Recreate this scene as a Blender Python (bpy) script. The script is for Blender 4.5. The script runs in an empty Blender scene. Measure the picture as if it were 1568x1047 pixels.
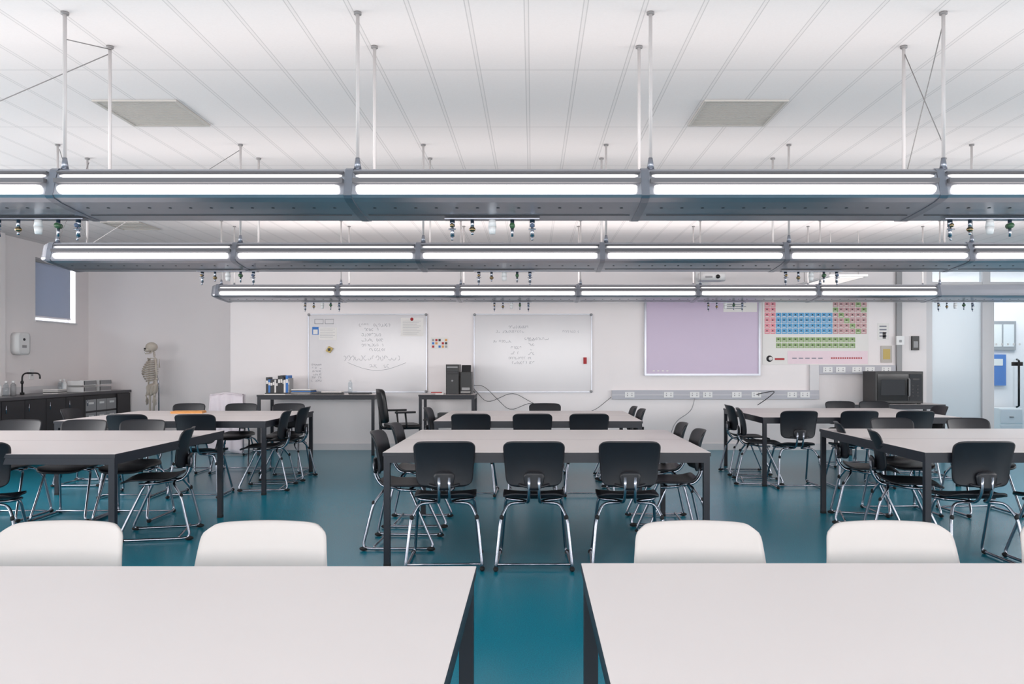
import bpy, math, random
from mathutils import Vector
random.seed(4)
S = bpy.context.scene
S.view_settings.view_transform = 'Standard'
S.view_settings.look = 'None'
S.view_settings.exposure = 0.0

# ------------------------------------------------------------------ materials
def lin(c):
    return tuple((v/12.92 if v <= .04045 else ((v+.055)/1.055)**2.4) for v in c)
def srgb(r, g, b):
    return lin((r/255, g/255, b/255))+(1,)
MC = {}
def mat(name, col, rough=.5, metal=0, emis=None, es=0, noise=0, nscale=20, bump=0, spec=None, coat=0):
    if name in MC: return MC[name]
    m = bpy.data.materials.new(name); m.use_nodes = True
    nt = m.node_tree; b = nt.nodes['Principled BSDF']
    b.inputs['Base Color'].default_value = col
    b.inputs['Roughness'].default_value = rough
    b.inputs['Metallic'].default_value = metal
    if spec is not None: b.inputs['Specular IOR Level'].default_value = spec
    if coat: b.inputs['Coat Weight'].default_value = coat
    if emis:
        b.inputs['Emission Color'].default_value = emis
        b.inputs['Emission Strength'].default_value = es
    if noise or bump:
        tc = nt.nodes.new('ShaderNodeTexCoord')
        n = nt.nodes.new('ShaderNodeTexNoise'); n.inputs['Scale'].default_value = nscale
        n.inputs['Detail'].default_value = 4
        nt.links.new(tc.outputs['Object'], n.inputs['Vector'])
        if noise:
            r = nt.nodes.new('ShaderNodeMapRange')
            r.inputs['To Min'].default_value = 1-noise; r.inputs['To Max'].default_value = 1+noise
            nt.links.new(n.outputs['Fac'], r.inputs['Value'])
            mx = nt.nodes.new('ShaderNodeVectorMath'); mx.operation = 'SCALE'
            mx.inputs[0].default_value = col[:3]
            nt.links.new(r.outputs['Result'], mx.inputs['Scale'])
            nt.links.new(mx.outputs['Vector'], b.inputs['Base Color'])
        if bump:
            bp = nt.nodes.new('ShaderNodeBump'); bp.inputs['Strength'].default_value = bump
            bp.inputs['Distance'].default_value = .002
            nt.links.new(n.outputs['Fac'], bp.inputs['Height'])
            nt.links.new(bp.outputs['Normal'], b.inputs['Normal'])
    MC[name] = m
    return m

M_wall = mat('wall_paint', srgb(236, 230, 230), .75, noise=.015, nscale=3, bump=.05)
M_trim = mat('trim_white', srgb(213, 211, 213), .5, noise=.01)
M_top = mat('laminate_white', srgb(225, 216, 214), .38, noise=.012, nscale=4)
M_frame = mat('table_frame_navy', srgb(16, 20, 32), .45, noise=.05)
M_black = mat('chair_black_plastic', srgb(15, 16, 24), .45, noise=.05, nscale=60, bump=.1)
M_white = mat('chair_white_plastic', srgb(197, 191, 188), .5, noise=.01, spec=.3)
M_chrome = mat('chrome_tube', srgb(160, 164, 174), .24, 1, noise=.02)
M_rubber = mat('rubber', srgb(18, 18, 20), .7, noise=.05)
M_alu = mat('brushed_aluminium', srgb(170, 172, 180), .28, .75, noise=.04, nscale=6)
M_fin = mat('louvre_grey', srgb(95, 95, 99), .7, noise=.02)
M_aludk = mat('aluminium_joint', srgb(140, 144, 154), .3, .8, noise=.04)
M_dark = mat('dark_hole', srgb(25, 28, 35), .6, noise=.02)
M_rod = mat('rod_white_paint', srgb(182, 178, 178), .4, noise=.01)
M_rodg = mat('rod_bracket_grey', srgb(125, 122, 122), .5, noise=.01)
M_tube = mat('lamp_diffuser', srgb(255, 250, 246), .5, emis=srgb(255, 248, 243), es=3.2, noise=.001)
M_tube2 = mat('lamp_upper_reflector', srgb(200, 196, 194), .5, emis=srgb(255, 248, 244), es=.8, noise=.001)
M_brass = mat('brass', srgb(150, 128, 95), .3, 1, noise=.02)
M_green = mat('green_knob', srgb(60, 95, 65), .4, noise=.02)
M_wp = mat('white_plastic', srgb(225, 225, 225), .4, noise=.01)
M_gp = mat('grey_plastic', srgb(150, 150, 152), .5, noise=.01)
M_bp = mat('black_plastic', srgb(18, 18, 21), .4, noise=.03)
M_board = mat('whiteboard_enamel', srgb(212, 209, 211), .16, noise=.015, nscale=2)
M_ink = mat('marker_ink', srgb(125, 128, 140), .6, noise=.02)
M_inkw = mat('marker_ink_faint', srgb(148, 150, 160), .6, noise=.02)
M_inkr = mat('marker_red', srgb(170, 40, 45), .6, noise=.02)
M_paper = mat('paper', srgb(228, 225, 222), .7, noise=.02)
M_bone = mat('bone', srgb(192, 182, 170), .6, noise=.1, nscale=30)
M_cab = mat('cabinet_dark', srgb(34, 32, 36), .45, noise=.06)
M_ctop = mat('counter_worktop', srgb(70, 68, 72), .35, noise=.08)
M_glassdk = mat('dark_glass', srgb(12, 12, 14), .08, noise=.02)
M_vent = mat('vent_mesh', srgb(186, 180, 174), .6, noise=.05, nscale=80)
M_red = mat('book_red', srgb(175, 50, 50), .5, noise=.02)
M_blue = mat('book_blue', srgb(40, 110, 185), .5, noise=.02)
M_tapb = mat('tap_cap_blue', srgb(80, 95, 120), .5, noise=.02)
M_yel = mat('book_yellow', srgb(190, 165, 90), .5, noise=.02)
M_orange = mat('orange_folder', srgb(215, 150, 80), .5, noise=.02)

def floor_mat():
    m = bpy.data.materials.new('vinyl_floor_teal'); m.use_nodes = True
    nt = m.node_tree; b = nt.nodes['Principled BSDF']
    tc = nt.nodes.new('ShaderNodeTexCoord')
    n = nt.nodes.new('ShaderNodeTexNoise'); n.inputs['Scale'].default_value = 160; n.inputs['Detail'].default_value = 3
    nt.links.new(tc.outputs['Object'], n.inputs['Vector'])
    r = nt.nodes.new('ShaderNodeValToRGB')
    r.color_ramp.elements[0].color = srgb(0, 110, 133); r.color_ramp.elements[1].color = srgb(0, 134, 157)
    r.color_ramp.elements[0].position = .3; r.color_ramp.elements[1].position = .7
    nt.links.new(n.outputs['Fac'], r.inputs['Fac']); nt.links.new(r.outputs['Color'], b.inputs['Base Color'])
    b.inputs['Roughness'].default_value = .26
    return m
M_floor = floor_mat()

def ceil_mat():
    m = bpy.data.materials.new('ceiling_tiles'); m.use_nodes = True
    nt = m.node_tree; b = nt.nodes['Principled BSDF']; N = nt.nodes; L = nt.links
    tc = N.new('ShaderNodeTexCoord'); sp = N.new('ShaderNodeSeparateXYZ'); L.new(tc.outputs['Object'], sp.inputs[0])
    def M(op, a, bb=None, c=None):
        n = N.new('ShaderNodeMath'); n.operation = op
        for i, v in enumerate((a, bb, c)):
            if v is None: continue
            if isinstance(v, (int, float)): n.inputs[i].default_value = v
            else: L.new(v, n.inputs[i])
        return n.outputs[0]
    def linef(coord, off, per, half):
        a = M('PINGPONG', M('ADD', coord, off), per/2)
        inb = M('LESS_THAN', a, half)
        edge = M('COMPARE', a, half, .0028)
        return inb, edge
    bx, ex = linef(sp.outputs['X'], .03+30, .3, .011)
    by, ey = linef(sp.outputs['Y'], -4.99+24, 1.2, .009)
    e = M('MAXIMUM', M('MULTIPLY', ex, .24), M('MULTIPLY', ey, .18)); t = M('MAXIMUM', bx, by)  # T-bar edges: groove lines with their grey shadow painted in
    n = N.new('ShaderNodeTexNoise'); n.inputs['Scale'].default_value = 90; n.inputs['Detail'].default_value = 3
    L.new(tc.outputs['Object'], n.inputs['Vector'])
    fac = M('MULTIPLY_ADD', n.outputs['Fac'], .06, .97)
    fac = M('SUBTRACT', fac, e)
    fac = M('SUBTRACT', fac, M('MULTIPLY', t, .035))
    v = N.new('ShaderNodeVectorMath'); v.operation = 'SCALE'; v.inputs[0].default_value = srgb(233, 226, 224)[:3]
    L.new(fac, v.inputs['Scale']); L.new(v.outputs['Vector'], b.inputs['Base Color'])
    b.inputs['Roughness'].default_value = .8
    return m
M_ceil = ceil_mat()

# ------------------------------------------------------------------ mesh builder
class MB:
    def __init__(s): s.v = []; s.f = []; s.m = []; s.sm = []; s.mats = []
    def mi(s, m):
        if m not in s.mats: s.mats.append(m)
        return s.mats.index(m)
    def add(s, vs, fs, m, smooth=False):
        o = len(s.v); s.v += [tuple(p) for p in vs]
        for f in fs:
            s.f.append([i+o for i in f]); s.m.append(s.mi(m)); s.sm.append(smooth)
    def box(s, x0, x1, y0, y1, z0, z1, m, mtop=None):
        vs = [(x0,y0,z0),(x1,y0,z0),(x1,y1,z0),(x0,y1,z0),(x0,y0,z1),(x1,y0,z1),(x1,y1,z1),(x0,y1,z1)]
        s.add(vs, [(0,3,2,1),(0,1,5,4),(1,2,6,5),(2,3,7,6),(3,0,4,7)], m)
        o = len(s.v)-8
        s.f.append([o+4,o+5,o+6,o+7]); s.m.append(s.mi(mtop or m)); s.sm.append(False)
    def prism(s, prof, x0, x1, m, caps=True, smooth=False):
        n = len(prof)
        vs = [(x0,y,z) for y,z in prof]+[(x1,y,z) for y,z in prof]
        s.add(vs, [(i,(i+1)%n,n+(i+1)%n,n+i) for i in range(n)], m, smooth)
        if caps: s.add(vs, [list(range(n))[::-1], list(range(n,2*n))], m)
    def loft(s, rings, m, caps=(True,True), smooth=True):
        n = len(rings[0]); vs = [p for r in rings for p in r]; fs = []
        for k in range(len(rings)-1):
            for i in range(n):
                fs.append((k*n+i, k*n+(i+1)%n, (k+1)*n+(i+1)%n, (k+1)*n+i))
        if caps[0]: fs.append(list(range(n))[::-1])
        if caps[1]: fs.append([(len(rings)-1)*n+i for i in range(n)])
        s.add(vs, fs, m, smooth)
    def tube(s, pts, r, m, seg=8, bend=0, r1=None):
        P = [Vector(p) for p in pts]
        if bend and len(P) > 2:
            Q = [P[0]]
            for i in range(1, len(P)-1):
                a, b, c = P[i-1], P[i], P[i+1]
                d1 = min(bend, (a-b).length*.45); d2 = min(bend, (c-b).length*.45)
                p = b+(a-b).normalized()*d1; q = b+(c-b).normalized()*d2
                for k in range(5):
                    t = k/4; Q.append((1-t)**2*p+2*t*(1-t)*b+t*t*q)
            Q.append(P[-1]); P = Q
        up = None; rings = []
        for i, p in enumerate(P):
            t = (P[min(i+1, len(P)-1)]-P[max(i-1, 0)]).normalized()
            if up is None:
                up = Vector((0,0,1)) if abs(t.z) < .9 else Vector((1,0,0))
            a = t.cross(up)
            if a.length < 1e-6: a = t.orthogonal()
            a.normalize(); b2 = a.cross(t).normalized(); up = b2
            rr = r if r1 is None else r+(r1-r)*i/(len(P)-1)
            rings.append([p+rr*(math.cos(2*math.pi*k/seg)*a+math.sin(2*math.pi*k/seg)*b2) for k in range(seg)])
        s.loft(rings, m)
    def ell(s, c, r, m, nu=12, nv=8):
        rings = []
        for j in range(nv+1):
            th = math.pi*(j+.001)/(nv+.002); 
            rings.append([(c[0]+r[0]*math.sin(th)*math.cos(2*math.pi*i/nu), c[1]+r[1]*math.sin(th)*math.sin(2*math.pi*i/nu), c[2]-r[2]*math.cos(th)) for i in range(nu)])
        s.loft(rings, m)
    def slab(s, fn, nu, nv, off, m, smooth=True):
        off = Vector(off); A = []; B = []
        for j in range(nv+1):
            for i in range(nu+1):
                p = Vector(fn(-1+2*i/nu, -1+2*j/nv)); A.append(p); B.append(p+off)
        n = len(A); fs = []; w = nu+1
        for j in range(nv):
            for i in range(nu):
                a = j*w+i
                fs.append((a, a+1, a+w+1, a+w)); fs.append((n+a, n+a+w, n+a+w+1, n+a+1))
        for i in range(nu):
            fs.append((i+1, i, n+i, n+i+1)); k = nv*w+i; fs.append((k, k+1, n+k+1, n+k))
        for j in range(nv):
            a = j*w; fs.append((a, a+w, n+a+w, n+a)); k = a+nu; fs.append((k+w, k, n+k, n+k+w))
        s.add(A+B, fs, m, smooth)
    def mesh(s, name):
        me = bpy.data.meshes.new(name); me.from_pydata(s.v, [], s.f)
        for m in s.mats: me.materials.append(m)
        for p, mi, sm in zip(me.polygons, s.m, s.sm): p.material_index = mi; p.use_smooth = sm
        import bmesh
        bm = bmesh.new(); bm.from_mesh(me); bmesh.ops.recalc_face_normals(bm, faces=bm.faces); bm.to_mesh(me); bm.free()
        me.update(); return me
    def obj(s, name, loc=(0,0,0), rz=0, bevel=0, parent=None):
        o = bpy.data.objects.new(name, s.mesh(name)); S.collection.objects.link(o)
        o.location = loc; o.rotation_euler = (0,0,rz)
        if bevel:
            b = o.modifiers.new('bevel','BEVEL'); b.width = bevel; b.segments = 2; b.limit_method = 'ANGLE'; b.angle_limit = .9
        if parent: o.parent = parent
        return o
def inst(me, name, loc, rz=0):
    o = bpy.data.objects.new(name, me); S.collection.objects.link(o); o.location = loc; o.rotation_euler = (0,0,rz); return o

CH = 3.14
XL, XR, YB = -7.4, 8.6, -3.0
# ------------------------------------------------------------------ room shell
b = MB(); b.box(XL-.2, 12, YB-.2, 14.8, -.1, 0, M_floor); b.obj('floor')
b = MB(); b.box(XL-.2, 12, YB-.2, 14.8, CH, CH+.1, M_ceil); b.obj('ceiling')
b = MB(); b.box(-4.67, 6.1, 12.53, 12.7, 0, CH, M_wall); b.box(-4.67, -4.5, 12.7, 13.5, 0, CH, M_wall); b.obj('wall_back')
b = MB(); b.box(XL, -4.5, 13.5, 13.7, 0, CH, M_wall); b.obj('wall_back_alcove')
wy0, wy1, wz0, wz1 = 12.06, 13.12, 1.98, 2.92
sy0, sy1, sz0, sz1 = .5, 9.0, 1.0, 2.7     # unseen side window openings, added to let in more light
b = MB()
b.box(XL-.2, XL, YB, sy0, 0, CH, M_wall); b.box(XL-.2, XL, sy1, wy0, 0, CH, M_wall); b.box(XL-.2, XL, wy1, 13.7, 0, CH, M_wall)
b.box(XL-.2, XL, sy0, sy1, 0, sz0, M_wall); b.box(XL-.2, XL, sy0, sy1, sz1, CH, M_wall)
b.box(XL-.2, XL, wy0, wy1, 0, wz0, M_wall); b.box(XL-.2, XL, wy0, wy1, wz1, CH, M_wall)
b.box(XL, XL+.08, 10.6, 11.25, 0, CH, M_wall)
b.obj('wall_left')
b = MB(); b.box(XR, XR+.2, YB, sy0, 0, CH, M_wall); b.box(XR, XR+.2, sy1, 12.7, 0, CH, M_wall)
b.box(XR, XR+.2, sy0, sy1, 0, sz0, M_wall); b.box(XR, XR+.2, sy0, sy1, sz1, CH, M_wall); b.obj('wall_right')
for n, xx in ((5, XL-.12), (6, XR+.06)):  # frames of the added side openings, out of view
    b = MB()
    for k in range(6):
        y = sy0+(sy1-sy0-.06)*k/5; b.box(xx, xx+.06, y, y+.06, sz0, sz1, M_trim)
    b.box(xx+.002, xx+.058, sy0, sy1, sz0, sz0+.05, M_trim); b.box(xx+.002, xx+.058, sy0, sy1, sz1-.05, sz1, M_trim)
    b.obj('window_%d' % n)
b = MB()
b.box(XL, XR, YB-.2, YB, 0, .9, M_wall); b.box(XL, XR, YB-.2, YB, 2.8, CH, M_wall)
for x0, x1 in ((XL,-6.6),(-2.2,-1.6),(2.8,3.4),(7.8,XR)): b.box(x0, x1, YB-.2, YB, .9, 2.8, M_wall)
b.obj('wall_rear')
for k, (x0, x1) in enumerate(((-6.6,-2.2),(-1.6,2.8),(3.4,7.8))):
    b = MB()
    for x in (x0, (x0+x1)/2-.03, x1-.06): b.box(x, x+.06, YB-.12, YB-.06, .9, 2.8, M_trim)
    b.box(x0+.06, x1-.06, YB-.12, YB-.06, .9, .96, M_trim); b.box(x0+.06, x1-.06, YB-.12, YB-.06, 2.74, 2.8, M_trim)
    b.obj('window_%d' % (k+2))
Mb = bpy.data.materials.new('blind_fabric'); Mb.use_nodes = True
nt = Mb.node_tree; nt.nodes.remove(nt.nodes['Principled BSDF']); out = nt.nodes['Material Output']
tr = nt.nodes.new('ShaderNodeBsdfTranslucent'); tr.inputs[0].default_value = srgb(128, 134, 146)
df = nt.nodes.new('ShaderNodeBsdfDiffuse'); df.inputs[0].default_value = srgb(182, 186, 196)
mx = nt.nodes.new('ShaderNodeMixShader'); mx.inputs[0].default_value = .3
nt.links.new(df.outputs[0], mx.inputs[1]); nt.links.new(tr.outputs[0], mx.inputs[2]); nt.links.new(mx.outputs[0], out.inputs[0])
b = MB()
for y in (wy0, wy1-.05): b.box(XL-.16, XL-.11, y, y+.05, wz0, wz1, M_trim)
b.box(XL-.16, XL-.11, wy0+.05, wy1-.05, wz0, wz0+.04, M_trim); b.box(XL-.16, XL-.11, wy0+.05, wy1-.05, wz1-.05, wz1, M_trim)
b.box(XL-.08, XL-.03, wy0+.01, wy1-.03, wz1-.06, wz1-.01, M_gp)
b.box(XL-.06, XL-.055, wy0+.01, wy1-.05, wz0+.07, wz1-.05, Mb)
b.box(XL-.065, XL-.045, wy0+.01, wy1-.05, wz0+.05, wz0+.075, M_trim)
b.box(XL-.1, XL+.02, wy0-.02, wy1+.02, wz0-.02, wz0+.004, M_trim)
b.obj('window_1')
b = MB(); b.box(-4.67, 6.1, 12.51, 12.53, 0, .1, M_trim); b.obj('baseboard_back')
b = MB(); b.box(-6.5, -4.67, 13.48, 13.5, 0, .1, M_trim); b.obj('baseboard_alcove')
# corridor + glass partition
b = MB(); b.box(-4.5, 12, 14.6, 14.8, 0, CH, M_wall); b.box(11.8, 12, 12.7, 14.6, 0, CH, M_wall); b.obj('wall_corridor')
M_frost = bpy.data.materials.new('frosted_glass'); M_frost.use_nodes = True
nt = M_frost.node_tree; nt.nodes.remove(nt.nodes['Principled BSDF']); out = nt.nodes['Material Output']
t1 = nt.nodes.new('ShaderNodeBsdfTranslucent'); t1.inputs[0].default_value = srgb(236, 240, 243)
g1 = nt.nodes.new('ShaderNodeBsdfPrincipled'); g1.inputs['Base Color'].default_value = srgb(218, 222, 225); g1.inputs['Roughness'].default_value = .2
mx = nt.nodes.new('ShaderNodeMixShader'); mx.inputs[0].default_value = .5
nt.links.new(g1.outputs[0], mx.inputs[1]); nt.links.new(t1.outputs[0], mx.inputs[2]); nt.links.new(mx.outputs[0], out.inputs[0])
M_clear = bpy.data.materials.new('clear_glass'); M_clear.use_nodes = True
nt = M_clear.node_tree; nt.nodes.remove(nt.nodes['Principled BSDF']); out = nt.nodes['Material Output']
t1 = nt.nodes.new('ShaderNodeBsdfTransparent'); t1.inputs[0].default_value = (.88,.92,.94,1)
g1 = nt.nodes.new('ShaderNodeBsdfGlossy'); g1.inputs['Roughness'].default_value = .05
mx = nt.nodes.new('ShaderNodeMixShader'); mx.inputs[0].default_value = .1
nt.links.new(t1.outputs[0], mx.inputs[1]); nt.links.new(g1.outputs[0], mx.inputs[2]); nt.links.new(mx.outputs[0], out.inputs[0])
b = MB()
fy0, fy1 = 12.55, 12.65
for x0, x1 in ((6.1,6.2),(6.98,7.1),(8.2,8.3)): b.box(x0, x1, fy0, fy1, 0, CH, M_trim)
for z0, z1 in ((0,.12),(2.5,2.6),(3.04,3.14)):
    b.box(6.2, 6.98, fy0+.01, fy1-.01, z0, z1, M_trim)
    if z0 > 1: b.box(7.1, 8.2, fy0+.01, fy1-.01, z0, z1, M_trim)
b.box(8.3, XR, fy0, fy1, 0, CH, M_wall)
b.box(6.2, 6.98, 12.595, 12.605, .12, 2.5, M_frost); b.box(6.2, 6.98, 12.595, 12.605, 2.6, 3.04, M_clear); b.box(7.1, 8.2, 12.595, 12.605, 2.6, 3.04, M_clear)
b.obj('glass_partition')
b = MB()
for x0, x1 in ((7.11,7.17),(8.13,8.19)): b.box(x0, x1, 12.57, 12.62, .01, 2.49, M_trim)
b.box(7.17, 8.13, 12.57, 12.62, .01, .2, M_trim); b.box(7.17, 8.13, 12.57, 12.62, 2.41, 2.49, M_trim)
b.box(7.17, 8.13, 12.592, 12.6, .2, 2.41, M_clear)
b.tube([(7.53,12.585,.66),(7.53,12.53,.68),(7.53,12.53,1.38),(7.53,12.585,1.40)], .016, M_bp)
b.box(7.45, 7.62, 12.575, 12.592, 1.3, 1.36, M_bp)
for k in range(10): b.box(7.2+.09*k, 7.23+.09*k, 12.589, 12.592, 1.62, 1.65, M_wp)
b.obj('door_1')
b = MB(); b.box(8.24, 8.52, 14.56, 14.598, .94, 1.5, M_blue); b.box(8.3, 8.46, 14.555, 14.56, 1.3, 1.42, M_paper); b.obj('corridor_poster')
b = MB(); b.box(8.2, 8.7, 14.56, 14.598, 1.58, 2.1, M_gp); b.box(8.24, 8.44, 14.555, 14.56, 1.64, 2.04, M_paper); b.box(8.47, 8.66, 14.555, 14.56, 1.64, 2.04, M_wp); b.obj('corridor_noticeboard')
b = MB()
b.box(8.2, 8.6, 14.2, 14.5, 0, .55, M_wp); b.box(8.21, 8.59, 14.19, 14.2, .02, .26, M_trim); b.box(8.21, 8.59, 14.19, 14.2, .29, .53, M_trim)
b.tube([(8.36,14.185,.4),(8.44,14.185,.4)], .008, M_bp); b.obj('corridor_cabinet', bevel=.005)

def vent(x0, x1, y0, y1, n):
    b = MB(); z0, z1 = CH-.012, CH-.001
    b.box(x0, x1, y0, y0+.02, z0, z1, M_vent); b.box(x0, x1, y1-.02, y1, z0, z1, M_vent)
    b.box(x0, x0+.02, y0+.02, y1-.02, z0, z1, M_vent); b.box(x1-.02, x1, y0+.02, y1-.02, z0, z1, M_vent)
    b.box(x0+.02, x1-.02, y0+.02, y1-.02, z0+.006, z1, M_vent)
    for i in range(1, n):
        y = y0+.02+(y1-y0-.04)*i/n; b.box(x0+.02, x1-.02, y-.002, y+.002, z0+.002, z0+.006, M_vent)
    b.obj('ceiling_vent')
vent(-3.02, -2.44, 5.55, 6.14, 24); vent(1.18, 1.76, 5.55, 6.14, 24); vent(-5.5, -5.0, 10.3, 10.9, 5)

# ------------------------------------------------------------------ suspended light bars
PROF = [(-.005,2.328),(-.022,2.318),(-.03,2.30),(-.045,2.262),(-.06,2.21),(-.07,2.185),(-.055,2.172),(0,2.160),(.12,2.148),(.25,2.138),(.38,2.132),(.45,2.145),(.49,2.19),(.50,2.25),(.48,2.31),(.45,2.33)]
def scale_prof(p, k, cy=.2, cz=2.24): return [(cy+(y-cy)*k, cz+(z-cz)*k) for y, z in p]
def lightbar(Y, xs, lit, endL, cables):
    b = MB()
    b.prism(PROF, xs[0], xs[-1], M_alu, caps=True)
    for x, d in ((xs[0],-1),(xs[-1],1)):
        rings = []
        for t, k in ((0,1),(.04,.97),(.08,.85),(.105,.6),(.11,.3)):
            rings.append([(x+d*t, y, z) for y, z in scale_prof(PROF, k)])
        b.loft(rings, M_alu, caps=(False, True))
    for i, x in enumerate(xs):
        p2 = [(y+(-.004 if y < .2 else .004), z+(-.004 if z < 2.24 else .004)) for y, z in PROF]
        b.prism(p2, x-.02, x+.02, M_aludk)
        for yy in (0.01, .455):
            b.tube([(x+.035,yy,2.33),(x+.035,yy,2.39)], .02, M_aludk, 10, r1=.0105)
            b.tube([(x+.035,yy,2.36),(x+.035,yy,CH-.01)], .0095, M_rod, 10)
            b.tube([(x+.035,yy,CH-.012),(x+.035,yy,CH-.001)], .02, M_rodg, 12)
    for i in range(len(xs)-1):
        a, c = xs[i]+.045, xs[i+1]-.045
        if lit[i]:
            def ring(x, k): return [(x, -.054+.034*k*math.cos(t)-.002, 2.214+.023*k*math.sin(t)) for t in [2*math.pi*j/12 for j in range(12)]]
            b.loft([ring(a,.75),ring(a+.008,.92),ring(a+.018,1),ring(c-.018,1),ring(c-.008,.92),ring(c,.75)], M_tube)
            def ring2(x, k): return [(x, -.030+.014*k*math.cos(t), 2.286+.011*k*math.sin(t)) for t in [2*math.pi*j/8 for j in range(8)]]
            b.loft([ring2(a-.01,.6),ring2(a+.01,1),ring2(c-.01,1),ring2(c+.01,.6)], M_tube2)  # emission puts the tube's glare into the reflector strip
            b.box(a-.02, c+.02, -.076, -.03, 2.246, 2.268, M_fin)
            b.box(a-.02, c+.02, -.050, -.02, 2.301, 2.309, M_fin)
        n = 13
        for j in range(n):
            x = a+.06+(c-a-.12)*j/(n-1)
            b.tube([(x,.10,2.1485),(x,.10,2.155)], .009, M_dark, 8)
        b.box(a, c, .238, .242, 2.1355, 2.142, M_dark)
    for (p, q) in cables: b.tube([p, q], .003, M_rodg, 5)
    b.obj('suspended_light_bar', loc=(0,Y,0))
J = [-3.95+1.508*k for k in range(9)]
c1 = [((2.12,.455,3.1),(2.12,.01,2.45)),((2.12,.01,3.1),(2.12,.455,2.36)),((-2.4,.455,3.1),(-3.9,.3,2.36)),((-2.4,.455,3.12),(-2.4,.01,3.0))]
c2 = [((-2.4,.01,3.1),(-3.8,.3,2.36)),((-3.9,.01,3.1),(-3.9,.455,2.36)),((-3.9,.455,3.1),(-3.9,.01,2.36))]
lightbar(4.16, J[:8], [1]*7, True, c1)
lightbar(6.67, J[:8], [1]*7, True, c2)
lightbar(10.19, J[:8], [1]*6+[0], True, [])

def tapset(x, Y, kind=0):
    b = MB()
    z = 2.13
    b.box(-.26, .26, -.03, .03, z-.008, z-.003, M_aludk)
    for i, dx in enumerate((-.22,-.11,0,.11,.22)):
        if i in (0, 4):
            b.tube([(dx,0,z-.008),(dx,0,z-.045)], .014, M_chrome); b.tube([(dx,0,z-.045),(dx,0,z-.10)], .008, M_chrome, 8, r1=.012)
            b.tube([(dx,0,z-.10),(dx,-.01,z-.12)], .006, M_chrome); b.ell((dx,-.02,z-.04), (.012,.012,.012), M_brass if i == 0 else M_tapb)
            b.tube([(dx-.02,-.01,z-.06),(dx+.02,-.01,z-.06)], .004, M_chrome)
        elif i == 1:
            b.tube([(dx,0,z-.008),(dx,0,z-.05)], .010, M_chrome); b.ell((dx,0,z-.06), (.018,.018,.014), M_brass); b.tube([(dx,0,z-.07),(dx,0,z-.09)], .007, M_chrome)
        elif i == 2:
            b.tube([(dx,0,z-.008),(dx,0,z-.045)], .018, M_wp, 14, r1=.023); b.tube([(dx,0,z-.045),(dx,0,z-.085)], .023, M_wp, 14, r1=.017)
        else:
            b.tube([(dx,0,z-.008),(dx,0,z-.05)], .011, M_chrome); b.tube([(dx,-.02,z-.04),(dx,.02,z-.04)], .015, M_green, 10); b.tube([(dx,0,z-.05),(dx,0,z-.10)], .009, M_chrome, 8, r1=.006)
    b.obj('gas_tap_set', loc=(x, Y, 0))
for x in (-2.72,-.22,2.52): tapset(x, 4.16+.3)
for x in (-2.62,-.24,2.4): tapset(x, 6.67+.3)
for x in (-2.72,-.27,2.5,5.48): tapset(x, 10.19+.3)

b = MB()
b.box(3.98, 4.5, 10.85, 12.2, 2.50, 2.53, M_wp); b.box(4.02, 4.46, 10.9, 12.15, 2.494, 2.5, M_tube2)
for x in (4.05, 4.43):
    for y in (11.0, 12.05): b.tube([(x,y,2.53),(x,y,CH-.001)], .008, M_rod)
b.obj('suspended_light_panel', bevel=.004)

# ------------------------------------------------------------------ chairs
def sq(u, v, k=.13, e=6): return u*(1-k*abs(v)**e), v*(1-k*abs(u)**e)
def chair_mesh(name, P, wide=1.0, zs=1.0, tp=.06, rk=.10, re=9):
    b = MB()
    def back(u, v):
        x, w = sq(u, v, rk, re)
        return (x*.205*wide*((1-tp)+tp*w if tp > 0 else 1+tp*w), -.205+.045*x*x-.028*w-.018*(w*w), (.682+.148*w+.004*(1-x*x)*w)*zs)
    b.slab(back, 28, 24, (0,-.012,0), P)
    def seat(u, v):
        x, w = sq(u, v)
        z = .452+.012*x*x-.022*max(0,w-.45)**2*4+.03*max(0,-w-.55)**2*6
        return (x*.205*(1-.06*w*0), .035+.215*w, z)
    b.slab(seat, 12, 12, (0,0,-.014), P)
    def tab(u, v):
        x, w = sq(u, v, .2, 4); return (x*.075*(.85+.15*w), -.232-.012*(1-x*x), .575+.06*w)
    b.slab(tab, 6, 6, (0,.016,0), P)
    b.tube([(-.1,-.215,.55),(-.06,-.228,.54),(.06,-.228,.54),(.1,-.215,.55)], .009, P)
    r = .0105
    for s in (-1, 1):
        b.tube([(s*.032,-.236,.60),(s*.032,-.232,.50),(s*.036,-.175,.425),(s*.06,-.08,.425),(s*.185,-.02,.425),(s*.188,.1,.422)], r, M_chrome, 8, bend=.05)
        b.tube([(s*.06,-.13,.422),(s*.17,-.14,.415),(s*.215,-.20,.33),(s*.245,-.27,.028),(s*.245,-.22,.016),(s*.235,.20,.016),(s*.225,.235,.03),(s*.188,.06,.42),(s*.12,.05,.425)], r, M_chrome, 8, bend=.04)
        b.ell((s*.245,-.262,.016), (.017,.032,.0155), M_rubber); b.ell((s*.235,.215,.016), (.017,.032,.0155), M_rubber)
        b.ell((s*.21,-.2,.335), (.014,.014,.018), M_rubber)
    b.tube([(-.24,-.19,.028),(.24,-.19,.028)], .008, M_chrome)
    b.tube([(-.188,.06,.425),(.188,.06,.425)], .009, M_chrome)
    return b.mesh(name)
CB = chair_mesh('classroom_chair_black', M_black, 1.0, 1.0, .06, .09, 11)
CW = chair_mesh('classroom_chair_white', M_white, 1.03, .982, -.07, .09, 14)
F, Bk, Rr, Ll = 0, math.pi, -math.pi/2, math.pi/2
def chair(x, y, rz, me=CB, j=.05):
    dx, dy = -math.sin(rz)*.23, math.cos(rz)*.23
    inst(me, 'classroom_chair', (x+dx, y+dy, 0), rz+random.uniform(-j, j))
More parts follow.
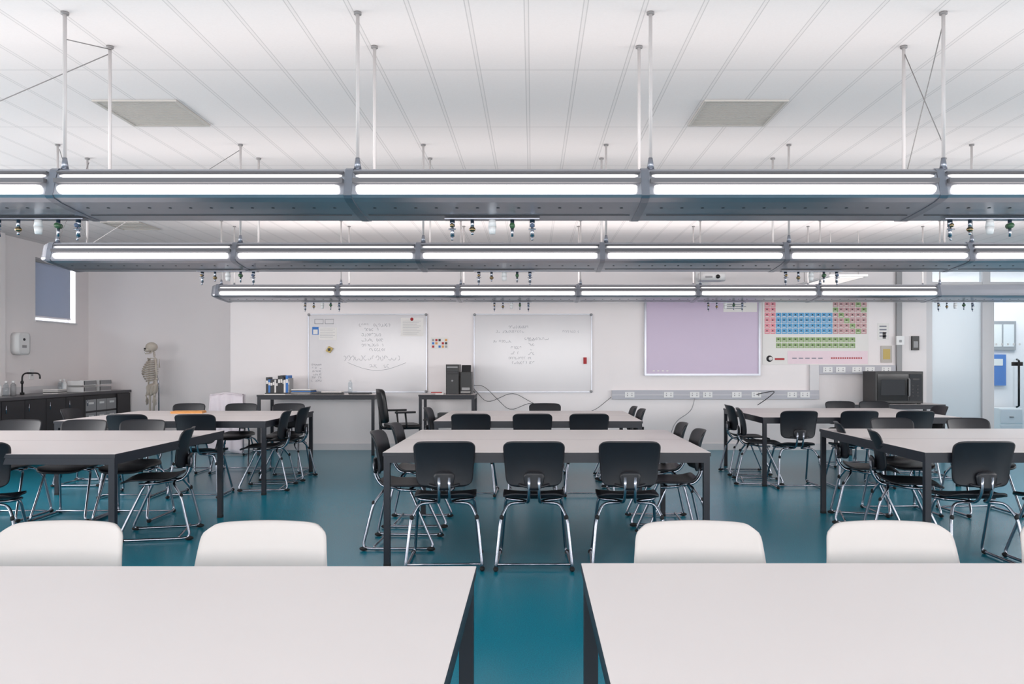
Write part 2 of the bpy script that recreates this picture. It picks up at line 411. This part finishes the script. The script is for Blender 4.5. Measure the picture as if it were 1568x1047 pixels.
for x in (-1.51,-.86,.53,1.14,1.76,-2.13): chair(x, 2.62, Bk, CW, .015)
for x, r in ((-.57,.05),(.01,0),(.63,-.03)): chair(x, 5.22, r, CB, .01)
for y in (6.0, 6.8): chair(-1.16, y, Rr)
for y in (6.15, 6.85): chair(1.28, y, Ll)
chair(-2.68, 6.35, Ll+.25, CB, .02)
chair(-3.53, 5.12, .35); chair(-4.2, 5.1, 0)
for x in (-4.55,-3.97,-3.45): chair(x, 7.22, Bk)
for y, x in ((6.95,2.62),(6.15,2.58)): chair(x, y, Rr-.25)
chair(2.93, 5.22, F, CB, .01); chair(3.52, 5.15, .05)
for x in (3.3, 4.0): chair(x, 7.45, Bk)
for x in (-.61, 0, .57): chair(x, 8.12, F)
chair(.16, 10.22, Bk); chair(1.2, 9.5, Ll); chair(1.22, 8.95, Ll); chair(-1.2, 9.2, Rr)
for x in (-4.04,-3.36): chair(x, 8.02, F)
chair(-2.62, 8.7, Ll+.1); chair(-2.62, 9.4, Ll)
for x in (-4.3,-3.65,-3.05): chair(x, 10.2, Bk)
chair(-5.15, 9.0, Rr)
chair(2.33, 9.15, Rr-.2); chair(2.38, 9.85, Rr)
for x in (2.85, 3.5, 4.1): chair(x, 8.62, F)
chair(4.55, 10.82, Bk); chair(4.1, 10.8, Bk); chair(4.85, 9.6, Ll)

# ------------------------------------------------------------------ tables
M_seam = mat('laminate_seam', srgb(120, 114, 114), .6, noise=.02)
def table(x0, x1, y0, y1, h=.75, name='classroom_table', seam=False):
    b = MB(); cx, cy = (x0+x1)/2, (y0+y1)/2; w, d = (x1-x0)/2, (y1-y0)/2
    b.box(-w, w, -d, d, h-.024, h, M_frame, M_top)
    b.box(-w+.0015, w-.0015, -d+.0015, d-.0015, h, h+.0012, M_top)
    if seam: b.box(-w+.002, w-.002, -.0015, .0015, h+.0012, h+.0015, M_seam)
    t = .04; z0, z1 = h-.068, h-.0245; e = .006
    b.box(-w+e, w-e, -d+e, -d+e+.025, z0, z1, M_frame); b.box(-w+e, w-e, d-e-.025, d-e, z0, z1, M_frame)
    b.box(-w+e, -w+e+.025, -d+e+.026, d-e-.026, z0, z1, M_frame); b.box(w-e-.025, w-e, -d+e+.026, d-e-.026, z0, z1, M_frame)
    for sx in (-1, 1):
        for sy in (-1, 1):
            X = sx*(w-e-t/2); Y = sy*(d-e-t/2)
            b.box(X-t/2, X+t/2, Y-t/2, Y+t/2, .02, z0, M_frame)
            b.box(X-t/2-.001, X+t/2+.001, Y-t/2-.001, Y+t/2+.001, 0, .02, M_rubber)
    return b.obj(name, loc=(cx, cy, 0), bevel=.002)
def cluster(x0, x1, y0, y1): table(x0, x1, y0, y1, seam=True)
table(-2.56, -.16, 1.08, 2.32); table(.142, 2.54, 1.08, 2.355)
cluster(-.98, 1.17, 5.3, 7.12)
cluster(-4.85, -2.68, 5.2, 7.05)
cluster(2.57, 4.75, 5.3, 7.25)
cluster(-1.0, 1.12, 8.2, 10.0)
cluster(-4.85, -2.7, 8.2, 10.0)
cluster(2.5, 4.66, 8.78, 10.6)
table(-4.0, -2.29, 11.75, 12.4, .88, 'teacher_desk')
table(-1.66, -.84, 11.8, 12.4, .88, 'printer_table')
table(4.6, 6.0, 11.75, 12.35, .74, 'microwave_table')

# ------------------------------------------------------------------ boards on back wall
WY = 12.53
def poly(b, pts, r, m, y): b.tube([(x, y, z) for x, z in pts], r, m, 4)
def scribble(b, x, z, n, h, m, y, slope=0):
    m = M_inkw
    for k in range(n):
        cx = x+k*h*.75; c = z+slope*k
        if random.random() < .15: continue
        a0 = random.uniform(0, 6); sp = random.uniform(2, 5.5)
        pts = [(cx+h*.32*math.cos(a0+sp*t/5)*random.uniform(.7,1.1), c+h*.45*math.sin(a0+sp*t/5)*random.uniform(.7,1.1)) for t in range(6)]
        poly(b, pts, .0018, m, y)
def whiteboard(x0, x1, z0, z1):
    b = MB()
    b.box(x0, x1, WY-.016, WY-.001, z0, z1, M_board)
    f = .014
    for (a, c, d, e) in ((x0-f,x1+f,z0-f,z0),(x0-f,x1+f,z1,z1+f),(x0-f,x0,z0,z1),(x1,x1+f,z0,z1)): b.box(a, c, WY-.024, WY-.001, d, e, M_alu)
    for x in (x0, x1):
        for z in (z0, z1): b.tube([(x,WY-.028,z),(x,WY-.02,z)], .022, M_gp, 10)
    return b
yi = WY-.018
b = whiteboard(-3.45, -1.64, .905, 2.09)
for z, x, n in ((1.93,-2.7,14),(1.86,-2.62,7),(1.78,-2.62,8),(1.70,-2.62,9),(1.62,-2.62,9),(1.55,-2.5,8)): scribble(b, x, z, n, .05, M_ink, yi)
scribble(b, -2.9, 1.42, 14, .085, M_ink, yi); scribble(b, -2.5, 1.30, 8, .06, M_ink, yi)
poly(b, [(-2.85+.9*t/12+.0, 1.35-.12*math.sin(math.pi*t/12)) for t in range(13)], .002, M_inkw, yi)
for k in range(6): scribble(b, -3.4, 1.32-.05*k, 6, .035, M_ink, yi)
for x in (-3.36,-3.2): 
    poly(b, [(x,1.95),(x+.13,1.95),(x+.13,2.02),(x,2.02),(x,1.95)], .003, M_ink, yi)
b.box(-3.3, -3.02, yi, yi+.002, 1.70, 1.89, M_paper); b.box(-3.4, -3.3, yi, yi+.002, 1.78, 1.9, M_blue)
for k in range(6): b.box(-3.28, -3.05-.03*(k%2), yi-.001, yi, 1.865-.025*k, 1.868-.025*k, M_ink)
b.box(-3.385, -3.315, yi-.001, yi, 1.79, 1.86, M_paper)
b.box(-2.03, -1.68, yi, yi+.002, 1.76, 2.04, M_paper)
for k in range(9): b.box(-2.0, -1.72-.03*(k % 3), yi-.001, yi, 1.99-.025*k, 1.993-.025*k, M_ink)
b.tube([(-1.86,yi-.003,2.02),(-1.86,yi,2.02)], .025, M_inkr, 12)
b.slab(lambda u, v: (-3.13+.032*u+.024*v, yi-.03, 1.55-.016*u+.036*v), 2, 2, (0,.03,0), M_yel, False)
b.box(-3.15, -3.11, yi-.034, yi-.03, 1.53, 1.57, M_bp)
b.obj('whiteboard')
b = whiteboard(-.89, .91, .905, 2.09)
for z, x, n in ((1.90,-.35,9),(1.83,-.55,13),(1.68,-.6,9),(1.58,-.35,6),(1.5,-.35,6),(1.42,-.35,8),(1.35,-.3,7),(1.83,.45,10)): scribble(b, x, z, n, .045, M_ink, yi)
for k in range(6): scribble(b, -.05, 1.7-.07*k, 3, .045, M_ink, yi)
scribble(b, -.1, 1.72, 11, .045, M_ink, yi)
b.box(.79, .84, yi-.03, yi, 1.33, 1.43, M_inkr)
b.obj('whiteboard')
M_scr = mat('projected_screen', srgb(184, 172, 190), .35, emis=srgb(180, 152, 190), es=.15, noise=.02, nscale=2)
b = MB(); b.box(1.76, 3.49, WY-.03, WY-.001, 1.18, 2.33, M_scr)
for (a, c, d, e) in ((1.73,3.52,1.15,1.18),(1.73,3.52,2.33,2.36),(1.73,1.76,1.18,2.33),(3.49,3.52,1.18,2.33)): b.box(a, c, WY-.045, WY-.001, d, e, M_alu)
b.box(2.95, 3.47, WY-.033, WY-.03, 2.13, 2.31, M_paper)
for k in range(4): b.box(2.97, 3.3-.05*(k % 2), WY-.034, WY-.033, 2.27-.03*k, 2.28-.03*k, M_ink)
for k in range(4): b.box(1.86+.07*k, 1.89+.07*k, WY-.034, WY-.03, 1.215, 1.23, M_paper)
b.obj('interactive_whiteboard')
b = MB()
b.slab(lambda u, v: (2.62+.19*sq(u,v,.15,4)[0], 11.85+.16*sq(u,v,.15,4)[1], 2.54), 8, 8, (0,0,.11), M_wp)
b.box(2.56, 2.68, 12.0, 12.5, 2.60, 2.66, M_wp); b.box(2.52, 2.72, 12.5, 12.528, 2.5, 2.76, M_wp)
b.tube([(2.68,11.68,2.59),(2.68,11.72,2.59)], .03, M_glassdk, 14)
b.box(2.50, 2.60, 11.68, 11.695, 2.57, 2.60, M_gp)
b.obj('projector')
PP = [mat('cell_'+n, srgb(*c), .5, noise=.03) for n, c in (('pink',(222,140,152)),('blue',(84,158,205)),('tan',(190,148,150)),('green',(135,162,105)),('teal',(110,180,190)),('blush',(230,208,216)))]
b = MB(); b.box(3.56, 5.2, WY-.006, WY-.001, 1.32, 2.36, M_paper)
y0, y1 = WY-.008, WY-.006
cw = .088; x0 = 3.59
def cell(i, z, m):
    b.box(x0+i*cw+.004, x0+(i+1)*cw-.004, y0, y1, z+.004, z+cw-.008, m)
    b.box(x0+i*cw+.03, x0+(i+1)*cw-.038, y0-.001, y0, z+.042, z+cw-.028, M_cab)
    b.box(x0+i*cw+.015, x0+(i+1)*cw-.02, y0-.001, y0, z+.018, z+.028, M_paper)
for r in range(7):
    z = 1.79+(6-r)*.083
    for i in range(18):
        if i < 2 and not (i == 1 and r == 0): cell(i, z, PP[0])
        elif 2 <= i < 12 and r >= 3: cell(i, z, PP[1])
        elif i >= 12 and r >= 1: cell(i, z, PP[2] if (i*7+r*3) % 5 else PP[3])
for r in range(2):
    for i in range(2, 16): cell(i, 1.57+r*.09, PP[3])
b.box(3.95, 5.19, y0, y1, 1.33, 1.53, PP[5])
b.tube([(3.67,y0,1.41),(3.67,y1,1.41)], .05, M_cab, 16); b.tube([(3.685,y0-.001,1.41),(3.685,y0,1.41)], .03, M_paper, 16)
for k in range(14): b.box(4.62+.035*k, 4.645+.035*k, y0-.001, y0, 1.41, 1.43, M_inkr)
for k in range(5): b.box(4.02+.1*k, 4.09+.1*k, y0-.001, y0, 1.41, 1.425, M_ink)
b.box(3.75, 3.9, y0-.001, y0, 1.39, 1.42, M_inkr)
b.obj('periodic_table_poster')
b = MB(); b.box(5.34, 5.52, WY-.004, WY-.001, 1.7, 1.96, M_paper)
for k in range(4): b.box(5.37, 5.48, WY-.005, WY-.004, 1.9-.05*k, 1.92-.05*k, M_ink)
b.box(5.42, 5.47, WY-.005, WY-.004, 1.72, 1.82, M_bp); b.obj('wall_notice')
b = MB(); b.box(5.39, 5.56, WY-.02, WY-.001, 1.35, 1.61, M_vent); b.box(5.42, 5.53, WY-.023, WY-.02, 1.4, 1.56, M_yel); b.obj('picture_frame', bevel=.003)
b = MB(); b.box(5.86, 5.97, WY-.04, WY-.001, 1.54, 1.76, M_bp); b.box(5.88, 5.95, WY-.043, WY-.04, 1.58, 1.68, M_gp); b.obj('wall_thermostat', bevel=.006)
b = MB(); b.box(5.62, 5.70, WY-.05, WY-.001, 1.2, 2.75, M_gp); b.obj('trim_1')
b = MB(); b.box(5.6, 5.72, WY-.084, WY-.051, 1.62, 1.76, M_wp); b.box(5.64, 5.68, WY-.088, WY-.084, 1.66, 1.7, M_gp); b.obj('light_switch', bevel=.003)
b = MB(); b.box(-1.57, -1.3, WY-.004, WY-.001, 1.56, 1.74, M_paper)
cs = [M_inkr, M_bp, M_blue, M_orange, M_gp]
for i in range(5):
    for j in range(3):
        if (i*3+j) % 4 != 3: b.box(-1.55+.05*i, -1.515+.05*i, WY-.005, WY-.004, 1.58+.05*j, 1.615+.05*j, cs[(i+j*2) % 5])
b.obj('wall_poster_small')
M_tr = mat('trunking_grey', srgb(178, 178, 186), .45, noise=.01)
b = MB(); b.box(1.23, 4.42, WY-.055, WY-.001, .785, .925, M_tr); b.box(1.23, 4.42, WY-.06, WY-.055, .845, .855, M_trim)
b.box(4.28, 4.42, WY-.05, WY-.001, .925, 1.315, M_trim); b.box(4.42, 5.6, WY-.055, WY-.001, 1.17, 1.31, M_tr)
def socket(x, z):
    b.box(x-.073, x+.073, WY-.064, WY-.055, z-.043, z+.043, M_wp)
    for d in (-.035, .035):
        b.box(x+d-.008, x+d+.008, WY-.066, WY-.064, z-.02, z-.0, M_gp); b.box(x+d-.006, x+d+.006, WY-.068, WY-.064, z+.015, z+.03, M_gp)
for x in (1.5, 2.1, 2.5, 2.7, 3.15, 3.45, 4.0, 4.2): socket(x, .855)
for x in (4.55, 4.75, 5.0, 5.2, 5.45): socket(x, 1.24)
b.obj('dado_trunking', bevel=.003)
def cable(pts, name='power_cable', m=M_bp, r=.006):
    b = MB(); b.tube(pts, r, m, 6, bend=.12); b.obj(name)
cable([(-.9,12.46,.95),(-.7,12.47,.72),(-.3,12.48,.9),(.2,12.48,.62),(.5,12.48,.55),(.95,12.48,.6),(1.22,12.48,.82)], r=.004)
cable([(-.9,12.46,1.0),(-.75,12.48,1.0),(-.35,12.48,.6),(0,12.48,.75),(.3,12.48,.57),(.7,12.48,.5)], r=.004)
cable([(2.5,12.46,.8),(2.45,12.46,.6),(2.2,12.45,.45),(2.1,12.4,.2),(2.0,12.3,.012),(1.6,12.2,.012)], m=M_gp)
cable([(3.45,12.46,.86),(3.75,12.4,.93),(3.6,12.4,.8),(3.45,12.4,.7)])

b = MB()
b.box(5.02, 5.72, 11.85, 12.3, .752, 1.22, M_bp); b.box(5.05, 5.5, 11.842, 11.85, .79, 1.18, M_glassdk)
b.box(5.10, 5.45, 11.838, 11.842, .87, 1.1, M_dark); b.box(5.52, 5.70, 11.842, 11.85, .79, 1.18, M_dark)
for k in range(4):
    for j in range(2): b.box(5.55+.07*j, 5.58+.07*j, 11.838, 11.842, .85+.05*k, .87+.05*k, M_cab)
b.box(5.56, 5.66, 11.838, 11.842, 1.09, 1.12, M_cab)
b.tube([(5.505,11.845,.85),(5.505,11.81,.87),(5.505,11.81,1.1),(5.505,11.845,1.12)], .008, M_gp)
for x in (5.06, 5.68):
    for y in (11.9, 12.25): b.box(x-.02, x+.02, y-.02, y+.02, .7415, .752, M_rubber)
b.obj('microwave_oven', bevel=.005)

b = MB()
z = .882
b.box(-1.27, -1.08, 11.9, 12.28, z, z+.44, M_bp); b.box(-1.255, -1.095, 11.893, 11.9, z+.3, z+.34, M_cab); b.box(-1.255, -1.095, 11.893, 11.9, z+.39, z+.41, M_gp)
b.tube([(-1.175,11.89,z+.2),(-1.175,11.9,z+.2)], .015, M_gp)
b.obj('desktop_computer', bevel=.006)
b = MB()
b.box(-1.06, -.9, 11.95, 12.25, z, z+.33, M_bp); b.slab(lambda u, v: (-.98+.07*u, 12.02+.02*v, z+.33+.05+.05*v), 3, 3, (0,.01,0), M_bp, False)
b.box(-1.04, -.92, 11.93, 11.95, z+.06, z+.1, M_gp); b.box(-1.05, -.91, 11.86, 11.95, z+.03, z+.04, M_paper)
b.obj('printer', bevel=.006)
b = MB(); b.box(-1.42, -1.3, 11.84, 11.97, z, z+.02, M_paper); b.box(-1.48, -1.33, 11.83, 11.93, z+.021, z+.035, M_red); b.obj('paper_stack')
b = MB(); b.box(-1.60, -.9, 11.86, 12.34, .5, .515, M_cab); b.box(-1.4, -1.1, 11.95, 12.2, .515, .6, M_bp); b.obj('printer_table_shelf')
b = MB(); x = -3.98
for k in range(12):
    w = random.uniform(.018,.04); h = random.uniform(.2,.3); m = random.choice([M_bp, M_bp, M_paper, M_red, M_blue, M_gp, M_bp, M_paper])
    b.box(x, x+w-.001, 12.1, 12.3, .882, .882+h, m); b.box(x+.003, x+w-.004, 12.099, 12.1, .882+h*.6, .882+h*.8, M_paper); x += w
b.obj('book_row')
def stack(x, y, z, n, w=.3, d=.21, name='paper_stack', ms=None):
    b = MB()
    for k in range(n):
        o = random.uniform(-.012,.012); b.box(-w/2+o, w/2+o, -d/2-o, d/2-o, k*.012, k*.012+.0115, (ms or [M_paper, M_bp, M_paper, M_gp])[k % 4])
    b.obj(name, loc=(x, y, z), rz=random.uniform(-.2,.2))
stack(-3.4, 12.05, .882, 6, ms=[M_bp, M_paper, M_bp, M_blue]); stack(-3.0, 12.16, .882, 3); stack(-2.55, 12.0, .882, 2, ms=[M_bp]*4); stack(-3.75, 11.9, .882, 2)
b = MB(); b.box(-.23,.23,-.07,.07,0,.018,M_bp)
for i in range(15):
    for j in range(4): b.box(-.215+.029*i, -.191+.029*i, -.058+.03*j, -.034+.03*j, .018, .023, M_cab)
b.obj('keyboard', loc=(-3.0,11.86,.882))
b = MB()
b.tube([(0,0,0),(0,0,.16)], .032, M_clear, 14); b.tube([(0,0,.16),(0,0,.19)], .032, M_clear, 14, r1=.013); b.tube([(0,0,.19),(0,0,.215)], .014, M_wp, 12)
b.obj('water_bottle', loc=(-2.76,12.28,.882))
stack(-4.05, 9.55, .7515, 2, .35, .22, 'folder_stack', [M_orange, M_orange, M_orange, M_orange])
b = MB()
for k in range(5):
    a = k*2*math.pi/5; b.tube([(0,0,.09),(.28*math.cos(a),.28*math.sin(a),.065)], .02, M_bp, 8, r1=.013)
    b.ell((.28*math.cos(a),.28*math.sin(a),.03), (.03,.03,.03), M_rubber)
b.tube([(0,0,.08),(0,0,.46)], .025, M_bp)
b.slab(lambda u, v: (sq(u,v)[0]*.24, sq(u,v)[1]*.23, .5+.01*u*u), 8, 8, (0,0,-.06), M_bp)
b.slab(lambda u, v: (sq(u,v)[0]*.22, -.25-.03*(1+v)+.03*u*u, .76+.23*sq(u,v)[1]), 8, 8, (0,-.045,0), M_bp)
b.tube([(0,-.1,.45),(0,-.3,.46),(0,-.31,.75)], .02, M_bp, 8, bend=.06)
for s in (-1,1):
    b.tube([(s*.2,0,.46),(s*.28,0,.48),(s*.28,-.02,.67)], .013, M_bp, 8, bend=.04); b.slab(lambda u, v: (s*.28+.035*sq(u,v)[0], -.02+.14*sq(u,v)[1], .67), 4, 6, (0,0,.025), M_bp)
b.obj('office_chair', loc=(-1.78,11.1,0), rz=-1.2)
inst(CB, 'classroom_chair', (-4.42, 11.98, 0), 0)
M_cloth = mat('lab_coat_cloth', srgb(224, 214, 220), .8, noise=.06, nscale=9, bump=.3)
b = MB()
b.slab(lambda u, v: (-4.42+(.235+.02*(1-v)*.5)*u+.012*math.sin(9*u), 11.70-.012*math.sin(11*u+2*v)-.03*(1-v), .48+.42*v+.02*math.cos(3*u)), 26, 14, (0,-.006,0), M_cloth)
b.slab(lambda u, v: (-4.42+.23*u, 11.73+.05*v, .90-.01*v*v+.01*math.cos(3*u)), 12, 6, (0,0,.006), M_cloth)
b.slab(lambda u, v: (-4.42+.23*u+.01*math.sin(8*u), 11.80+.008*math.sin(10*u), .72+.17*v), 14, 6, (0,.006,0), M_cloth)
b.obj('lab_coat')

# ------------------------------------------------------------------ left counter
b = MB()
cx0, cx1 = XL+.085, -6.7
b.box(cx0, cx1-.0, 8.3, 13.47, .1, .86, M_cab); b.box(cx0, cx1-.06, 8.3, 13.47, 0, .1, M_bp)
b.box(cx0, cx1+.03, 8.28, 13.475, .862, .9, M_ctop)
yy = 8.32
while yy < 12.1:
    b.box(cx1, cx1+.018, yy, yy+.46, .12, .85, M_cab); b.tube([(cx1+.035,yy+.06,.7),(cx1+.035,yy+.06,.8)], .006, M_chrome); yy += .47
for k in range(3):
    for j in range(3):
        y = 12.12+.3*j; z = .62-.2*k
        b.box(cx1+.001, cx1+.02, y, y+.28, z, z+.17, M_gp); b.box(cx1+.02, cx1+.03, y+.08, y+.2, z+.1, z+.13, M_wp)
b.box(cx1, cx1+.018, 13.05, 13.46, .12, .85, M_cab)
b.box(cx0, cx0+.02, 8.3, 13.47, .9, 1.0, M_trim)
b.obj('lab_counter')
b = MB()
b.tube([(0,0,0),(0,0,.26),(.04,0,.30),(.22,0,.30),(.25,0,.27),(.25,0,.22)], .011, M_bp, 8, bend=.04)
b.tube([(0,0,0),(0,0,.03)], .028, M_bp, 12); b.tube([(.1,-.04,.3),(.1,.04,.3)], .014, M_bp); b.ell((0,0,.17), (.022,.022,.03), M_bp)
b.obj('lab_tap', loc=(-7.15,11.35,.901)); 
def rack(x, y):
    b = MB()
    for k in range(2):
        b.box(-.13,.13,-.17,.17,.0+.1*k,.008+.1*k,M_wp)
        b.box(.122,.13,-.17,.17,.008+.1*k,.07+.1*k,M_gp); b.box(-.13,.13,-.17,-.162,.008+.1*k,.07+.1*k,M_wp); b.box(-.13,.13,.162,.17,.008+.1*k,.07+.1*k,M_wp)
    b.box(-.13,-.122,-.162,.162,.008,.17,M_wp); b.obj('desk_tray', loc=(x,y,.901))
rack(-6.95, 12.5); rack(-6.95, 12.95)
def bottle(x, y, z, m, h=.2, r=.035):
    b = MB(); b.tube([(0,0,0),(0,0,h*.7)], r, m, 14); b.tube([(0,0,h*.7),(0,0,h*.85)], r, m, 14, r1=r*.4); b.tube([(0,0,h*.85),(0,0,h)], r*.42, M_wp, 12); b.obj('lab_bottle', loc=(x,y,z))
for i, (y, m) in enumerate(((10.7,M_wp),(10.85,M_clear),(11.0,M_gp),(12.1,M_clear),(12.2,M_wp))): bottle(-7.05, y, .901, m)
stack(-6.95, 11.8, .901, 5, .2, .28)
b = MB()
b.slab(lambda u, v: (XL+.002, 11.62+.14*sq(u,v)[0], 1.62+.16*sq(u,v)[1]), 8, 8, (.11,0,0), M_wp)
b.box(XL+.112, XL+.116, 11.57, 11.67, 1.56, 1.6, M_gp); b.ell((XL+.11,11.62,1.68), (.01,.03,.02), M_dark)
b.obj('paper_towel_dispenser')
b = MB(); b.box(XL+.001, XL+.02, 11.9, 12.0, 1.1, 1.25, M_wp); b.box(XL+.02, XL+.024, 11.93, 11.97, 1.15, 1.2, M_gp); b.obj('wall_socket', bevel=.003)

# ------------------------------------------------------------------ anatomical skeleton
b = MB(); m = M_bone
b.ell((-.01,0,1.60), (.095,.07,.078), m); b.ell((-.075,0,1.555), (.045,.048,.04), m)
b.ell((-.112,.024,1.572), (.008,.016,.014), M_dark); b.ell((-.112,-.024,1.572), (.008,.016,.014), M_dark)
b.ell((-.118,0,1.548), (.005,.008,.012), M_dark)
b.tube([(-.01,.05,1.54),(-.03,.05,1.50),(-.10,.018,1.492),(-.10,-.018,1.492),(-.03,-.05,1.50),(-.01,-.05,1.54)], .009, m, 6, bend=.02)
b.box(-.112,-.104,-.02,.02,1.502,1.522,M_paper)
spine = [(.02,0,1.52),(.03,0,1.44),(.055,0,1.32),(.06,0,1.2),(.035,0,1.08),(.02,0,1.0),(.04,0,.92)]
def interp(P, t):
    t *= len(P)-1; i = min(int(t), len(P)-2); f = t-i; return Vector(P[i])*(1-f)+Vector(P[i+1])*f
for k in range(26):
    p = interp(spine, k/25); r = .013+.009*k/25; b.ell(p, (r,r,.0105), m, 8, 5); b.ell(p+Vector((r*1.3,0,-.004)), (.014,.005,.006), m, 6, 4)
for k in range(10):
    z = 1.40-.035*k; w = .075+.06*math.sin(math.pi*(k+1.5)/11.5); dpt = .10+.08*math.sin(math.pi*(k+1)/11)
    for s in (-1,1):
        pts = []
        for t in range(9):
            a = math.pi*t/8; pts.append((.05-dpt*(1-math.cos(a))*.5*1.1, s*w*math.sin(a)**.8+s*.004, z-.05*t/8+(.03*max(0,t-6)/2 if k > 5 else 0)))
        b.tube(pts, .0075, m, 6)
b.tube([(-.06,0,1.38),(-.125,0,1.25),(-.13,0,1.17)], .014, m, 6)
for s in (-1,1):
    b.tube([(-.06,0,1.39),(-.05,s*.08,1.42),(.0,s*.17,1.415)], .008, m, 6)
    b.slab(lambda u, v: (.075-.01*u, s*(.10+.045*u*(.5+.5*v)), 1.34+.07*v), 4, 4, (.008,0,0), m)
    b.ell((.0,s*.18,1.40), (.025,.022,.025), m); b.tube([(.0,s*.185,1.40),(.01,s*.20,1.10)], .015, m, 8, r1=.013); b.ell((.01,s*.20,1.095), (.02,.026,.018), m)
    b.tube([(.0,s*.195,1.09),(-.03,s*.20,.85)], .009, m); b.tube([(.015,s*.21,1.09),(-.02,s*.215,.85)], .008, m)
    b.ell((-.025,s*.207,.835), (.018,.022,.018), m)
    for f in range(5):
        yy = s*(.19+.01*f); b.tube([(-.03-.004*f,yy,.82),(-.045+.012*f,yy,.75),(-.05+.012*f,yy,.66+.012*abs(f-2)+(.03 if f == 0 else 0))], .005, m, 5)
    b.slab(lambda u, v: (.0+.06*sq(u,v)[0], s*(.06+.06*(v*.5+.5)), .92+.085*sq(u,v)[1]+.02*u), 6, 6, (0,s*.012,0), m)
    b.tube([(-.05,s*.01,.86),(-.02,s*.06,.84),(.02,s*.06,.86)], .011, m, 6, bend=.03)
    b.ell((0,s*.105,.88), (.024,.024,.024), m); b.tube([(0,s*.105,.88),(-.0,s*.135,.85),(-.01,s*.09,.48)], .017, m, 8, bend=.02); b.ell((-.01,s*.09,.465), (.03,.036,.024), m)
    b.ell((-.045,s*.09,.465), (.012,.018,.02), m)
    b.ell((-.005,s*.09,.43), (.028,.034,.018), m); b.tube([(-.01,s*.085,.43),(.0,s*.085,.10)], .014, m, 8, r1=.011); b.tube([(.015,s*.11,.42),(.015,s*.105,.09)], .006, m)
    b.ell((.01,s*.09,.085), (.03,.024,.02), m); b.ell((.045,s*.09,.07), (.025,.02,.022), m)
    for f in range(5): b.tube([(-.01,s*(.075+.01*f),.075),(-.09,s*(.065+.014*f),.06),(-.15+.01*f,s*(.062+.016*f),.052)], .006, m, 5)
b.ell((.045,0,.90), (.022,.04,.06), m)
b.tube([(.10,0,.03),(.10,0,1.0),(.07,0,1.15)], .01, M_chrome, 8, bend=.03)
for k in range(5):
    a = k*2*math.pi/5; b.tube([(.1,0,.04),(.1+.27*math.cos(a),.27*math.sin(a),.03)], .01, M_bp); b.ell((.1+.27*math.cos(a),.27*math.sin(a),.018), (.018,.018,.0175), M_rubber)
b.obj('anatomical_skeleton', loc=(-6.1,13.0,0), rz=.7)

# ------------------------------------------------------------------ lights
def area(name, loc, rot, sx, sy, p, col):
    l = bpy.data.lights.new(name, 'AREA'); l.shape = 'RECTANGLE'; l.size = sx; l.size_y = sy; l.energy = p; l.color = col
    o = bpy.data.objects.new(name, l); S.collection.objects.link(o); o.location = loc; o.rotation_euler = rot; return o
for k, x in enumerate((-4.4, .6, 5.6)):
    area('window_daylight', (x, YB-.3, 1.85), (math.radians(105),0,0), 4.2, 1.8, 205, (1,.972,.96))
area('side_window_daylight', (XL-.35, 4.75, 1.85), (0,math.radians(-105),0), 1.6, 8.4, 355, (.995,.975,.975))  # added side lamps, to light room and ceiling more evenly
area('side_window_daylight', (XR+.35, 4.75, 1.85), (0,math.radians(105),0), 1.6, 8.4, 355, (1,.972,.96))
for Y in (4.16, 6.67, 10.19):
    area('bar_uplight', (1.2, Y+.22, 2.345), (math.pi,0,0), 10.2, .35, 26 if Y < 8 else 50, (1,.965,.95))
area('corridor_light', (7.5, 13.6, CH-.02), (0,0,0), 5, 1, 120, (.94,.98,1))
area('alcove_window_daylight', (XL-.25, 12.6, 2.45), (0,math.radians(-90),0), .9, 1.0, 45, (.88,.93,1))
w = bpy.data.worlds.new('world'); S.world = w; w.use_nodes = True
w.node_tree.nodes['Background'].inputs[0].default_value = (.85,.91,1,1); w.node_tree.nodes['Background'].inputs[1].default_value = 1.2

# ------------------------------------------------------------------ camera
cam = bpy.data.cameras.new('camera'); co = bpy.data.objects.new('camera', cam); S.collection.objects.link(co)
co.location = (0,0,1.33); co.rotation_euler = (math.radians(90),0,0)
cam.sensor_width = 36; cam.lens = 36*1240/1568; cam.shift_x = -31/1568; cam.shift_y = 33.5/1568; cam.clip_end = 100
S.camera = co
